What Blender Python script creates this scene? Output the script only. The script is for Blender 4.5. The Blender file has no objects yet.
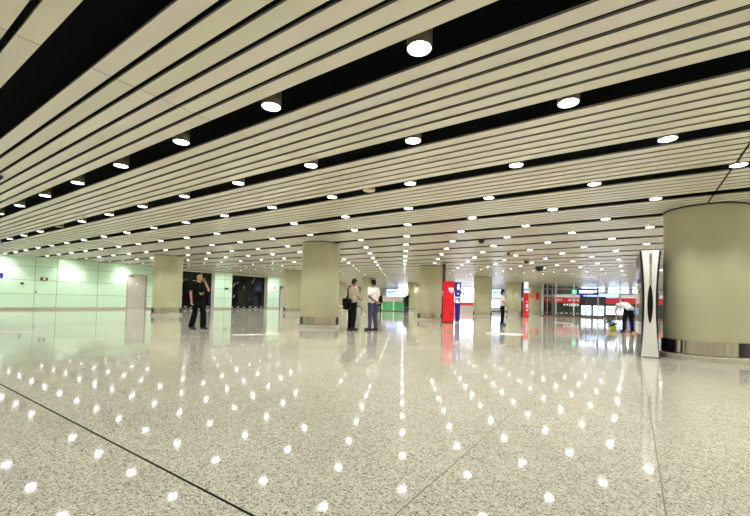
import bpy, bmesh, math, random
from mathutils import Vector, Matrix
R = random.Random(7)
scene = bpy.context.scene
COL = scene.collection
H = 3.05                       # ceiling height in metres
# ------------------------------------------------------------------ camera
F, YAW, PIT, ROL, CY = 381.23, 0.596764, 0.0269147, 0.0252315, 290.65
fw = Vector((-math.sin(YAW)*math.cos(PIT), math.cos(YAW)*math.cos(PIT), math.sin(PIT)))
rt = Vector((math.cos(YAW), math.sin(YAW), 0)); up = rt.cross(fw)
r2 = rt*math.cos(ROL) + up*math.sin(ROL); u2 = -rt*math.sin(ROL) + up*math.cos(ROL)
cd = bpy.data.cameras.new('camera'); cam = bpy.data.objects.new('camera', cd); COL.objects.link(cam)
m = Matrix.Identity(4)
for i in range(3):
    m[i][0], m[i][1], m[i][2] = r2[i], u2[i], -fw[i]
m[2][3] = 1.0
cam.matrix_world = m
cd.sensor_width = 36; cd.lens = F/750*36; cd.shift_y = (CY-258)/750; cd.clip_end = 300
scene.camera = cam
def project(p):
    d = Vector(p) - Vector((0, 0, 1)); z = d.dot(fw)
    if z < .05: return None
    return (375 + F*d.dot(r2)/z, CY - F*d.dot(u2)/z, z)

# ------------------------------------------------------------------ materials
def mat(name, col, rough=.5, metal=0, emit=None, es=0, var=0, vscale=6, spec=.5, coat=0):
    m = bpy.data.materials.new(name); m.use_nodes = True
    nt = m.node_tree; b = nt.nodes['Principled BSDF']
    b.inputs['Roughness'].default_value = rough; b.inputs['Metallic'].default_value = metal
    b.inputs['Specular IOR Level'].default_value = spec
    b.inputs['Coat Weight'].default_value = coat; b.inputs['Coat Roughness'].default_value = .06
    b.inputs['Base Color'].default_value = (*col, 1)
    if var:
        tc = nt.nodes.new('ShaderNodeTexCoord'); nz = nt.nodes.new('ShaderNodeTexNoise')
        nz.inputs['Scale'].default_value = vscale; nz.inputs['Detail'].default_value = 4
        cr = nt.nodes.new('ShaderNodeValToRGB')
        cr.color_ramp.elements[0].position = .3; cr.color_ramp.elements[1].position = .7
        cr.color_ramp.elements[0].color = (*[max(0, c*(1-var)) for c in col], 1)
        cr.color_ramp.elements[1].color = (*[min(1, c*(1+var)) for c in col], 1)
        nt.links.new(tc.outputs['Object'], nz.inputs['Vector'])
        nt.links.new(nz.outputs['Fac'], cr.inputs['Fac'])
        nt.links.new(cr.outputs['Color'], b.inputs['Base Color'])
    if emit:
        b.inputs['Emission Color'].default_value = (*emit, 1); b.inputs['Emission Strength'].default_value = es
    return m

def glass_mat(name, tint, refl=.06):
    m = bpy.data.materials.new(name); m.use_nodes = True
    nt = m.node_tree; nt.nodes.clear()
    o = nt.nodes.new('ShaderNodeOutputMaterial'); mx = nt.nodes.new('ShaderNodeMixShader')
    tr = nt.nodes.new('ShaderNodeBsdfTransparent'); gl = nt.nodes.new('ShaderNodeBsdfGlossy')
    fr = nt.nodes.new('ShaderNodeFresnel'); fr.inputs['IOR'].default_value = 1.45
    tr.inputs['Color'].default_value = (*tint, 1); gl.inputs['Roughness'].default_value = .02
    nt.links.new(fr.outputs[0], mx.inputs[0]); nt.links.new(tr.outputs[0], mx.inputs[1])
    nt.links.new(gl.outputs[0], mx.inputs[2]); nt.links.new(mx.outputs[0], o.inputs[0])
    return m

def floor_mat():
    m = bpy.data.materials.new('polished_granite'); m.use_nodes = True
    nt = m.node_tree; L = nt.links.new; N = nt.nodes.new; b = nt.nodes['Principled BSDF']
    tc = N('ShaderNodeTexCoord')
    v1 = N('ShaderNodeTexVoronoi'); v1.inputs['Scale'].default_value = 140
    v2 = N('ShaderNodeTexVoronoi'); v2.inputs['Scale'].default_value = 62
    nz = N('ShaderNodeTexNoise'); nz.inputs['Scale'].default_value = 1.1; nz.inputs['Detail'].default_value = 5
    for n in (v1, v2, nz): L(tc.outputs['Object'], n.inputs['Vector'])
    s1 = N('ShaderNodeSeparateColor'); L(v1.outputs['Color'], s1.inputs[0])
    c1 = N('ShaderNodeValToRGB'); c1.color_ramp.interpolation = 'CONSTANT'
    e = c1.color_ramp.elements
    e[0].position = 0; e[0].color = FLOOR_COLS[0]
    e[1].position = .10; e[1].color = FLOOR_COLS[1]
    for p, c in ((.26, FLOOR_COLS[2]), (.56, FLOOR_COLS[3]), (.82, FLOOR_COLS[4])):
        x = e.new(p); x.color = c
    L(s1.outputs[0], c1.inputs['Fac'])
    s2 = N('ShaderNodeSeparateColor'); L(v2.outputs['Color'], s2.inputs[0])
    c2 = N('ShaderNodeValToRGB'); c2.color_ramp.elements[0].color = (.82, .80, .76, 1); c2.color_ramp.elements[1].color = (1, 1, 1, 1)
    c2.color_ramp.elements[1].position = .5
    L(s2.outputs[1], c2.inputs['Fac'])
    mx = N('ShaderNodeMix'); mx.data_type = 'RGBA'; mx.blend_type = 'MULTIPLY'; mx.inputs[0].default_value = 1
    L(c1.outputs['Color'], mx.inputs[6]); L(c2.outputs['Color'], mx.inputs[7])
    c3 = N('ShaderNodeValToRGB'); c3.color_ramp.elements[0].position = .3; c3.color_ramp.elements[1].position = .7
    c3.color_ramp.elements[0].color = (.9, .89, .87, 1); c3.color_ramp.elements[1].color = (1, 1, 1, 1)
    L(nz.outputs['Fac'], c3.inputs['Fac'])
    mx2 = N('ShaderNodeMix'); mx2.data_type = 'RGBA'; mx2.blend_type = 'MULTIPLY'; mx2.inputs[0].default_value = 1
    L(mx.outputs[2], mx2.inputs[6]); L(c3.outputs['Color'], mx2.inputs[7])
    L(mx2.outputs[2], b.inputs['Base Color'])
    b.inputs['Roughness'].default_value = .06
    b.inputs['IOR'].default_value = 1.55
    return m

FLOOR_COLS = [(.14, .135, .095, 1), (.30, .29, .225, 1), (.45, .438, .35, 1), (.525, .51, .42, 1), (.61, .595, .51, 1)]
M = {}
M['floor'] = floor_mat()
# ceiling strips: colour per strip from a mesh colour attribute
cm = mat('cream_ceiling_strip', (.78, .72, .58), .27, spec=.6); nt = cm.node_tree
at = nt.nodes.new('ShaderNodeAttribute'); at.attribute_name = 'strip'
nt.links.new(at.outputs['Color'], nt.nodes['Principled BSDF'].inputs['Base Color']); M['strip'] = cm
M['void'] = mat('black_plenum', (.006, .007, .007), .9, spec=.1)
M['can'] = mat('olive_lamp_housing', (.13, .12, .065), .45, .2)
M['lens'] = mat('glowing_lens', (1, 1, 1), .3, emit=(.96, .975, 1.0), es=16)
M['lens_off'] = mat('unlit_lens', (.38, .35, .2), .3)
M['shaft'] = mat('khaki_column_cladding', (.475, .465, .295), .36, 0, var=.05, vscale=1.3)
M['band'] = mat('ribbed_steel_band', (.74, .69, .56), .28, 1)
M['plinth'] = mat('stone_plinth', (.5, .47, .37), .2, var=.15, vscale=40)
M['dark'] = mat('black_paint', (.012, .012, .012), .35)
M['darkgrey'] = mat('dark_grey_metal', (.06, .06, .055), .3, .5)
M['green'] = mat('mint_glass_cladding', (.62, .855, .67), .12, var=.04, vscale=.6, coat=.4)
M['seam'] = mat('dark_green_joint', (.20, .30, .23), .5)
M['white'] = mat('white_paint', (.88, .88, .85), .35)
M['cream'] = mat('cream_wall_paint', (.72, .69, .58), .5, var=.04, vscale=2)
M['door'] = mat('grey_door_paint', (.50, .47, .43), .4, var=.04)
M['steel'] = mat('brushed_steel', (.62, .62, .6), .25, 1)
M['blackglass'] = mat('black_polished_panel', (.004, .004, .005), .08, var=.5)
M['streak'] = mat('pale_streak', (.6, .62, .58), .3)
M['red'] = mat('red_sign_paint', (.80, .015, .03), .3, emit=(.9, .01, .03), es=.06)
M['blue'] = mat('blue_sign_paint', (.035, .02, .36), .3, emit=(.05, .02, .6), es=.02)
M['signwhite'] = mat('white_lettering', (.9, .9, .9), .4, emit=(1, 1, 1), es=.35)
M['navy'] = mat('navy_lightbox', (.02, .015, .16), .3, emit=(.04, .02, .4), es=.4)
M['lit'] = mat('white_lightbox', (.9, .9, .95), .4, emit=(.68, .79, 1), es=3.2)
M['litblue'] = mat('pale_blue_lightbox', (.5, .6, .9), .4, emit=(.3, .45, 1), es=1.6)
M['bluetext'] = mat('blue_lettering', (.05, .1, .6), .4, emit=(.05, .1, .8), es=.5)
M['kiosk'] = mat('silver_panel', (.78, .78, .74), .3, .0, var=.02)
M['exit'] = mat('green_exit_lightbox', (.05, .6, .2), .4, emit=(.1, .9, .35), es=1.2)
M['pane'] = glass_mat('clear_glass', (.93, .97, .97))
M['greenpane'] = glass_mat('green_glass', (.55, .85, .65))
M['brown'] = mat('dark_red_curb', (.20, .09, .07), .4)
M['fascia'] = mat('red_fascia', (.55, .03, .03), .35, emit=(.8, .03, .03), es=.22)
M['fasciawhite'] = mat('pale_pink_fascia', (.8, .7, .72), .4, emit=(1, .85, .9), es=.25)
M['shopdark'] = mat('dark_shop_glass', (.05, .075, .06), .15)
M['olive'] = mat('dark_green_panel', (.09, .11, .06), .3)
M['sticker_white'] = mat('white_floor_vinyl', (.86, .82, .80), .25)
M['sticker_pink'] = mat('pink_floor_vinyl', (.85, .60, .56), .25)
M['skin'] = mat('skin', (.50, .28, .19), .5, var=.06, vscale=12)
M['skin_dark'] = mat('tanned_skin', (.36, .185, .12), .5, var=.06, vscale=12)
M['hair'] = mat('black_hair', (.008, .007, .007), .6, spec=.2)
M['blackcloth'] = mat('black_uniform_cloth', (.004, .004, .005), .75, var=.3, vscale=9, spec=.12)
M['darkcloth'] = mat('charcoal_trouser_cloth', (.007, .007, .009), .8, var=.3, vscale=9, spec=.15)
M['bluecloth'] = mat('slate_blue_trouser_cloth', (.055, .065, .13), .8, var=.15, vscale=9)
M['beige'] = mat('beige_shirt_cloth', (.52, .45, .32), .8, var=.08, vscale=9)
M['whitecloth'] = mat('white_shirt_cloth', (.85, .83, .79), .8, var=.03, vscale=9)
M['pinkcloth'] = mat('pale_pink_shirt_cloth', (.84, .70, .72), .8, var=.03, vscale=9)
M['greycloth'] = mat('pale_grey_shirt_cloth', (.66, .65, .68), .8, var=.05, vscale=9)
M['gold'] = mat('gold_braid', (.75, .5, .12), .35, .6)
M['eye'] = mat('dark_eye', (.02, .015, .012), .2)
M['lip'] = mat('lip', (.38, .14, .11), .5)
M['leaf'] = mat('dark_green_leaf', (.035, .085, .03), .4, var=.4, vscale=8)
M['soil'] = mat('potting_soil', (.05, .035, .02), .9, var=.3, vscale=30)
M['stem'] = mat('brown_stem', (.12, .08, .04), .7)
M['limepot'] = mat('lime_green_pot', (.55, .66, .05), .35)
M['navypot'] = mat('navy_pot', (.03, .04, .14), .3)
M['wood'] = mat('yellow_wooden_pole', (.50, .32, .08), .5, var=.15, vscale=20)
M['pinkpanel'] = mat('pale_pink_panel', (.62, .54, .50), .5)
M['beigeplastic'] = mat('beige_plastic', (.72, .62, .42), .4)
M['orange'] = mat('salmon_disc', (.82, .42, .28), .4)

# ------------------------------------------------------------------ mesh helpers
def mesh_from(bm, name):
    me = bpy.data.meshes.new(name); bm.to_mesh(me); bm.free(); return me
def link(name, me, parent=None, m=None, loc=None):
    o = bpy.data.objects.new(name, me); COL.objects.link(o)
    if m is not None: me.materials.append(m)
    if parent is not None: o.parent = parent
    if loc is not None: o.location = loc
    return o
def obj(name, bm, m, parent=None, smooth=False, loc=None):
    if smooth:
        for f in bm.faces: f.smooth = True
    bmesh.ops.recalc_face_normals(bm, faces=bm.faces[:])
    return link(name, mesh_from(bm, name), parent, m, loc)
def tag(o, label, cat, group=None, kind=None):
    o['label'] = label; o['category'] = cat
    if group: o['group'] = group
    if kind: o['kind'] = kind
    return o
def thing(name, label, cat, loc=(0, 0, 0), rz=0, group=None):
    o = bpy.data.objects.new(name, None); COL.objects.link(o); o.empty_display_size = .1
    o.location = loc; o.rotation_euler = (0, 0, rz)
    return tag(o, label, cat, group)
def struct(name, bm, m, smooth=False):
    o = obj(name, bm, m, None, smooth); o['kind'] = 'structure'; return o
def box(bm, x0, x1, y0, y1, z0, z1, mt=None, bev=0):
    g = bmesh.ops.create_cube(bm, size=1)
    vs = g['verts']
    for v in vs:
        v.co = Vector(((x0+x1)/2 + v.co.x*(x1-x0), (y0+y1)/2 + v.co.y*(y1-y0), (z0+z1)/2 + v.co.z*(z1-z0)))
    if mt: bmesh.ops.transform(bm, matrix=mt, verts=vs)
    if bev:
        es = list({e for v in vs for e in v.link_edges})
        bmesh.ops.bevel(bm, geom=es, offset=bev, segments=2, affect='EDGES')
    return bm
def bx(*a, **k):
    bm = bmesh.new(); return box(bm, *a, **k)
def lathe(prof, n=32, caps=True):
    """surface of revolution about z from a list of (radius, z)"""
    bm = bmesh.new(); rings = []
    for r, z in prof:
        if r < 1e-6: rings.append([bm.verts.new((0, 0, z))]*n)
        else: rings.append([bm.verts.new((r*math.cos(2*math.pi*i/n), r*math.sin(2*math.pi*i/n), z)) for i in range(n)])
    for a, b in zip(rings, rings[1:]):
        for i in range(n):
            j = (i+1) % n
            f = []
            for v in (a[i], a[j], b[j], b[i]):
                if v not in f: f.append(v)
            if len(f) > 2: bm.faces.new(f)
    return bm
def tube(bm, pts, rad, n=8):
    pts = [Vector(p) for p in pts]; rs = rad if isinstance(rad, (list, tuple)) else [rad]*len(pts)
    rings = []
    for i, p in enumerate(pts):
        d = (pts[min(i+1, len(pts)-1)] - pts[max(i-1, 0)]).normalized()
        a = d.orthogonal().normalized() if i == 0 else (pa - d*pa.dot(d)).normalized()
        pa = a; b = d.cross(a)
        rings.append([bm.verts.new(p + (a*math.cos(2*math.pi*k/n) + b*math.sin(2*math.pi*k/n))*rs[i]) for k in range(n)])
    for a, b in zip(rings, rings[1:]):
        for k in range(n): bm.faces.new((a[k], a[(k+1) % n], b[(k+1) % n], b[k]))
    bm.faces.new(rings[0][::-1]); bm.faces.new(rings[-1])
    return bm
def ordinal(n):
    w = ['first', 'second', 'third', 'fourth', 'fifth', 'sixth', 'seventh', 'eighth', 'ninth', 'tenth', 'eleventh', 'twelfth', 'thirteenth',
         'fourteenth', 'fifteenth', 'sixteenth', 'seventeenth', 'eighteenth', 'nineteenth']
    if n <= 19: return w[n-1]
    t = {2: 'twenty', 3: 'thirty', 4: 'forty'}[n//10]
    return t + ('' if n % 10 == 0 else '-' + w[n % 10 - 1]) if n % 10 else {2: 'twentieth', 3: 'thirtieth', 4: 'fortieth'}[n//10]

# ------------------------------------------------------------------ room shell
WX, BX, YB, YE, RX = -28.7, -38.0, -6.0, 54.0, 14.0
struct('floor', bx(BX-.2, RX, YB, YE, -.12, 0), M['floor'])
jm = mat('dark_floor_joint', (.004, .008, .005), .9, spec=.05); jm2 = mat('grey_floor_joint', (.11, .10, .075), .5)
bm = bx(BX, RX, 1.163, 1.177, -.01, .0008); struct('trim_1', bm, jm)
for i, (x, y0, y1) in enumerate(((-.92, 0, 6.5), (.135, 1, 9), (1.165, 3, 10))):
    struct('trim_%d' % (i+2), bx(x-.0035, x+.0035, y0, y1, -.01, .0006), jm2)
# ceiling of strips
PITCH = 1.54; Y0 = 1.345                     # first strip bay starts after the dark channel
joints = [1.17 - 5.26*k for k in range(-3, 9)]
xs = sorted([BX, RX] + [j for j in joints if BX < j < RX])
me = bpy.data.meshes.new('ceiling'); bm = bmesh.new(); lay = bm.loops.layers.float_color.new('strip')
SW, GAP = .1545, .0505; DEP = .022
base = [(.78, .735, .63), (.785, .745, .635), (.785, .725, .645), (.765, .74, .615)]
for k in range(-6, 36):
    for s in range(6):
        y = Y0 + k*PITCH + s*(SW+GAP)
        if y < YB or y+SW > YE: continue
        for a, b in zip(xs, xs[1:]):
            c = R.choice(base); t = R.uniform(.95, 1.04); c = (c[0]*t, c[1]*t, c[2]*t*R.uniform(.96, 1.03), 1)
            n0 = len(bm.faces)
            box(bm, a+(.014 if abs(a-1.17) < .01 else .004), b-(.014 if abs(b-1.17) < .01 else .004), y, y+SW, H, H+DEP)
            bm.faces.ensure_lookup_table()
            for f in bm.faces[n0:]:
                sd = 1 if f.normal.z < -.5 or abs(f.calc_center_median().z-H) < 1e-4 else .45  # side faces get a darker colour, shade put into the strip tint
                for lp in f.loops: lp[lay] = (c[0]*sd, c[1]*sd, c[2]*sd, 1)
bm.to_mesh(me); bm.free(); ce = link('ceiling', me, None, M['strip']); ce['kind'] = 'structure'
struct('trim_5', bx(BX-.2, RX, YB, YE, H+.36, H+.42), M['void'])
# ------------------------------------------------------------------ walls
def panel_wall(name, y0, y1, seams_y, x=WX):
    bm = bx(x-.2, x, y0, y1, 0, H); w = struct(name, bm, M['green'])
    sm = bmesh.new()
    for z in (.9, 1.7, 2.5): box(sm, x-.01, x+.004, y0, y1, z-.011, z+.011)
    for y in seams_y: box(sm, x-.01, x+.004, y-.012, y+.012, .1, H)
    s = obj('seam', sm, M['seam'], w)
    return w
panel_wall('wall_left', YB, 12.05, [-4.8, -2.4, 0, 2.4, 4.2, 7.18, 8.2, 10.31])
panel_wall('wall_left.001', 13.30, 15.72, [13.75])
panel_wall('wall_left.002', 18.62, 20.28, [19.55])
panel_wall('wall_left.003', 24.15, 25.62, [24.9])
struct('wall_left.004', bx(WX-.2, WX, 12.05, 13.30, 2.42, H), M['green'])
struct('wall_left.005', bx(WX-.2, WX, 25.62, 26.6, 2.2, H), M['cream'])
struct('wall_left.006', bx(WX-.2, WX, 26.6, 27.2, 0, H), M['cream'])
for i, (a, b) in enumerate(((YB, 12.05), (13.3, 15.72), (18.62, 20.28), (24.15, 25.62))):
    struct('baseboard_left' + ('' if i == 0 else '.%03d' % i), bx(WX, WX+.015, a, b, 0, .13), mat('baseboard_grey', (.42, .38, .30), .3))
# recessed black panels and the white reveals beside them
for i, (a, b) in enumerate(((15.72, 18.62), (20.28, 24.15))):
    struct('wall_recess' + ('' if i == 0 else '.001'), bx(WX-.62, WX-.46, a, b, 0, H), M['cream'])
    struct('trim_%d' % (6+i), bx(WX-.46, WX+.002, b-.001, b+.03, 0, H), M['white'])
    t = thing('black_wall_panel', ('narrower black glossy panel in the wall recess behind the person on the phone',
                                   'wider black glossy panel with pale slanting streaks in the wall recess')[i], 'wall panel', (WX-.44, (a+b)/2, 0), 0, 'black wall panels')
    w = (b-a)/2-.02
    obj('panel', bx(-.02, .0, -w, w, .02, H-.1), M['blackglass'], t)
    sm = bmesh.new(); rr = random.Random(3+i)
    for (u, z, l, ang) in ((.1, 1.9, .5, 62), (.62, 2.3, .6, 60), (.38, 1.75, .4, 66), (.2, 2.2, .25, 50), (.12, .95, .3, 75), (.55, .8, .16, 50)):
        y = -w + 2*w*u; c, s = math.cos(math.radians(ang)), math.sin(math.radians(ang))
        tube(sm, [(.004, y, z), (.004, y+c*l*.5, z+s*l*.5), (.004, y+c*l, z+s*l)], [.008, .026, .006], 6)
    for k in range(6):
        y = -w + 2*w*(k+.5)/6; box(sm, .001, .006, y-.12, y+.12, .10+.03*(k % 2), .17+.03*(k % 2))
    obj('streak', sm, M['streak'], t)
# outer hall beyond the second door
struct('wall_left.007', bx(BX-.2, BX, 27.2, YE, 0, H), M['cream'])
struct('wall_left.008', bx(BX, WX-.2, 27.0, 27.2, 0, H), M['cream'])
struct('wall_right', bx(RX, RX+.2, YB, YE, 0, H), M['cream'])
struct('wall_back', bx(BX, RX, YB-.2, YB, 0, H), M['cream'])
# doors
def door(name, y0, y1, top):
    d = struct(name, bx(WX-.14, WX-.07, y0+.05, y1-.05, .01, top-.05), M['door'])
    fr = bmesh.new()
    box(fr, WX-.16, WX+.02, y0-.03, y0+.05, 0, top); box(fr, WX-.16, WX+.02, y1-.05, y1+.03, 0, top); box(fr, WX-.16, WX+.02, y0+.05, y1-.05, top-.05, top)
    obj('door_frame', fr, M['darkgrey'] if top < 2.3 else mat('door_frame_grey', (.38, .36, .30), .4), d)
    hb = bmesh.new(); tube(hb, [(WX-.07, y1-.16, 1.05), (WX-.0, y1-.16, 1.05), (WX-.0, y1-.30, 1.05)], .014)
    obj('door_handle', hb, M['steel'], d, True)
    cl = bx(WX-.07, WX-.02, y0+.12, y0+.42, top-.18, top-.11); obj('door_closer', cl, M['darkgrey'], d)
    obj('door_plate', bx(WX-.07, WX-.062, (y0+y1)/2-.07, (y0+y1)/2+.07, 1.68, 1.80), M['white'], d)
door('door_1', 12.05, 13.30, 2.42)
door('door_2', 25.66, 26.56, 2.2)
# small wall fittings
t = thing('blue_sign', 'small blue sign with a white arrow on the mint green wall', 'sign', (WX+.004, 5.45, 1.76))
obj('board', bx(0, .03, -.42, .38, -.02, .27, bev=.004), M['blue'], t)
sm = bmesh.new(); box(sm, .03, .034, -.02, .2, .11, .15); box(sm, .03, .034, -.28, -.06, .05, .20)
obj('symbol', sm, M['signwhite'], t)
t = thing('wall_camera', 'small black dome camera on the mint green wall', 'camera', (WX+.002, 6.62, 1.5))
obj('bracket', bx(0, .04, -.07, .07, -.05, .05, bev=.006), M['darkgrey'], t)
b_ = lathe([(.0, -.10), (.05, -.085), (.065, -.04), (.065, 0)], 16); bmesh.ops.translate(b_, vec=(.07, 0, .02), verts=b_.verts[:]); obj('dome', b_, M['dark'], t, True)
t = thing('fire_alarm_box', 'white alarm box between two dark red ends on the mint green wall', 'alarm', (WX+.002, 7.59, 1.8))
obj('housing', bx(0, .07, -.16, .16, -.08, .08, bev=.008), mat('alarm_red', (.16, .03, .03), .4), t)
obj('call_button', bx(.07, .08, -.06, .05, -.05, .06, bev=.004), M['white'], t)
t = thing('wall_switch', 'tiny grey switch plate low on the mint green wall', 'switch', (WX+.002, 7.25, 1.02))
obj('plate', bx(0, .012, -.045, .045, -.06, .06, bev=.004), M['seam'], t); obj('rocker', bx(.012, .02, -.02, .02, -.03, .03), M['dark'], t)
t = thing('wall_speaker', 'small black box on the green pier between the black panels', 'speaker', (WX+.002, 19.72, 1.72))
obj('housing', bx(0, .08, -.16, .16, -.08, .08, bev=.01), M['dark'], t); obj('grille', bx(.08, .085, -.13, .13, -.05, .05), M['darkgrey'], t)
t = thing('red_notice', 'small red and white notice on the green pier by the second door', 'sign', (WX+.002, 25.0, 1.98))
obj('board', bx(0, .012, -.13, .13, -.24, .24), M['white'], t); obj('symbol', bx(.012, .016, -.08, .08, -.10, .16), M['red'], t)

# ------------------------------------------------------------------ columns
def column(x, y, label, rad=.68):
    t = thing('round_column', label, 'column', (x, y, 0), 0, 'round khaki columns'); t['kind'] = 'thing'
    sh = lathe([(rad, .34), (rad, H-.003)], 64); obj('shaft', sh, M['shaft'], t, True)
    rr = random.Random(int(x*10+y)); n = 360; vals = [0]*n
    # gently irregular fluting round the steel band
    k = 0
    while k < n:
        w = rr.choice([4, 5, 6, 8, 10]); a = rr.choice([-1, 1])*rr.uniform(.005, .013)
        for q in range(w):
            if k+q < n: vals[k+q] = a*math.sin(math.pi*(q+.5)/w)
        k += w
    bb = bmesh.new(); lo = []; hi = []
    for i in range(n):
        an = 2*math.pi*i/n; r = rad + .020 + vals[i]
        lo.append(bb.verts.new((r*math.cos(an), r*math.sin(an), .115))); hi.append(bb.verts.new((r*math.cos(an), r*math.sin(an), .375)))
    tl = [bb.verts.new((rad*math.cos(2*math.pi*i/n), rad*math.sin(2*math.pi*i/n), .375)) for i in range(n)]
    for i in range(n):
        j = (i+1) % n; bb.faces.new((lo[i], lo[j], hi[j], hi[i])); bb.faces.new((hi[i], hi[j], tl[j], tl[i]))
    obj('steel_band', bb, M['band'], t)
    face = math.degrees(math.atan2(-y, -x)); wid = 44 if y < 10.3 and x > 0 else 24
    for a0 in (face-66-wid/2, face+66-wid/2, face+180):     # dark arcs on the band, set by the direction to the camera
        a0 = math.radians(a0); a1 = a0+math.radians(wid); N = 12; cap = bmesh.new()
        o_ = [[cap.verts.new(((rad+.034)*math.cos(a0+(a1-a0)*q/N), (rad+.034)*math.sin(a0+(a1-a0)*q/N), z)) for q in range(N+1)] for z in (.116, .378)]
        for q in range(N): cap.faces.new((o_[0][q], o_[0][q+1], o_[1][q+1], o_[1][q]))
        obj('dark_arc', cap, M['dark'], t, True)
    obj('plinth', lathe([(0, 0), (rad+.06, 0), (rad+.06, .085), (rad+.045, .1), (rad-.02, .1), (rad-.02, .12)], 64), M['plinth'], t)
    obj('top_ring', lathe([(rad-.05, H-.03), (rad+.012, H-.03), (rad+.012, H-.003), (rad-.05, H-.003)], 64), M['darkgrey'], t)
    return t
COLS = [(1.20, 10.29, 'huge khaki round column nearest the viewer, beside the silver information stand'),
 (-9.50, 10.42, 'khaki round column standing beside the two men talking'),
 (-20.05, 10.33, 'khaki round column in front of the green wall beside the grey door'),
 (-9.55, 19.66, 'khaki round column with the black post and red totem at its side'),
 (-20.4, 19.55, 'khaki round column half hidden behind the one beside the two men'),
 (-9.75, 29.3, 'khaki round column between the blue totem and the guard with clasped hands'),
 (-20.1, 28.6, 'khaki round column seen between the two men talking'),
 (-30.4, 37.28, 'far khaki round column glimpsed beside the man with the shoulder bag'),
 (-20.15, 37.3, 'far khaki round column next to the tall potted plant by the green railing'),
 (-9.50, 37.8, 'far khaki round column just behind the guard with clasped hands'),
 (-9.35, 46.3, 'farthest khaki round column, carrying the salmon disc sign')]
for c in COLS: column(*c)

# ------------------------------------------------------------------ downlights
rim = lathe([(.0955, .03), (.0955, .0), (.105, .0), (.105, .20), (0, .20)], 20)
can_me = mesh_from(rim, 'downlight_housing'); can_me.materials.append(M['can'])
for p in can_me.polygons: p.use_smooth = True
lens_me = mesh_from(lathe([(0, .008), (.06, .009), (.0950, .012)], 16), 'downlight_lens'); lens_me.materials.append(M['lens'])
ref_me = mesh_from(lathe([(.0945, .012), (.0945, .0005)], 20), 'downlight_reflector'); ref_me.materials.append(mat('white_reflector', (.9, .9, .88), .4))
off_me = mesh_from(lathe([(0, .008), (.06, .009), (.0950, .012)], 16), 'downlight_lens_off'); off_me.materials.append(M['lens_off'])
for me_ in (lens_me, off_me):
    for p in me_.polygons: p.use_smooth = True
spots = []; extra = []
for k in range(-3, 34):
    if k == -1: continue
    y = 2.685 + 1.5385*k
    for j in range(-8, 24):
        x = (-1.45 if k % 2 == 0 else -.56) - 1.78*j
        if x < (WX+.5 if y < 27 else BX+.5) or x > RX-.5: continue
        if any((x-c[0])**2 + (y-c[1])**2 < 1.0**2 for c in COLS): continue
        p = project((x, y, H)); vis = p is not None and -3 < p[0] < 753 and 0 < p[1] < 516
        if vis:       # hidden behind a column nearer than the lamp?
            for c in COLS:
                dx, dy = x, y; L2 = math.hypot(dx, dy); t_ = (c[0]*dx + c[1]*dy)/L2
                if 0 < t_ < L2 and abs(c[0]*dy - c[1]*dx)/L2 < .69: vis = False
        (spots if vis and y < 40 else extra).append((x, y, k, p[2] if p else 99))
spots.sort(key=lambda s: s[3]); extra += spots[290:]; spots = spots[:290]
bl = bpy.data.lights.new('downlight_beam', 'SPOT'); bl.energy = 70; bl.spot_size = math.radians(112); bl.spot_blend = .7
bl.shadow_soft_size = .085; bl.color = (1, .99, .975)
def beam(x, y):
    o = bpy.data.objects.new('downlight_beam', bl); COL.objects.link(o); o.location = (x, y, H-.03)
rows = {}
for s in spots: rows.setdefault(s[2], []).append(s)
for k, lst in rows.items():
    lst.sort(key=lambda s: -s[0])
    for i, (x, y, _, d) in enumerate(lst):
        off = (k == 1 and abs(x+14.8) < .5)
        o = bpy.data.objects.new('downlight', can_me); COL.objects.link(o); o.location = (x, y, H)
        if off: lab = 'unlit olive downlight in the second black ceiling channel with lamps from the viewer'
        else: lab = 'lit round downlight, %s from the right in the %s black lamp channel from the viewer' % (ordinal(i+1), ordinal(k+1))
        tag(o, lab, 'downlight', 'ceiling downlights')
        if not off: beam(x, y)
        l = bpy.data.objects.new('lens', off_me if off else lens_me); COL.objects.link(l); l.parent = o
        if d < 22:
            l = bpy.data.objects.new('reflector', ref_me); COL.objects.link(l); l.parent = o
for e_ in extra:
    if e_[1] < 53: beam(e_[0], e_[1])
# the rest, too far or out of view
def merged(name, me_src, pts, m):
    b = bmesh.new()
    for (x, y, *_r) in pts:
        n = len(b.verts); b.from_mesh(me_src); b.verts.ensure_lookup_table()
        for v in b.verts[n:]: v.co += Vector((x, y, H))
    return obj(name, b, m)
far = tag(merged('distant_downlights', can_me, extra, M['can']), 'rows of tiny downlights in the farthest ceiling channels', 'downlights', None, 'stuff')
g = merged('lens', lens_me, extra, M['lens']); g.parent = far
# bright wall washers along the green wall; last pair added to lighten pier reveals
for i, y in enumerate((2.6, 5.75, 8.7, 11.7, 19.4, 24.9)):
    ld = bpy.data.lights.new('wall_washer_or_fill', 'SPOT'); ld.energy = 72; ld.spot_size = math.radians(120); ld.spot_blend = 1; ld.shadow_soft_size = .08
    ld.color = (1, 1, .92)
    lo = bpy.data.objects.new('wall_washer_or_fill', ld); COL.objects.link(lo); lo.location = (WX+1.05, y, H-.03)
    lo.rotation_euler = (0, math.radians(34), 0)
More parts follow.
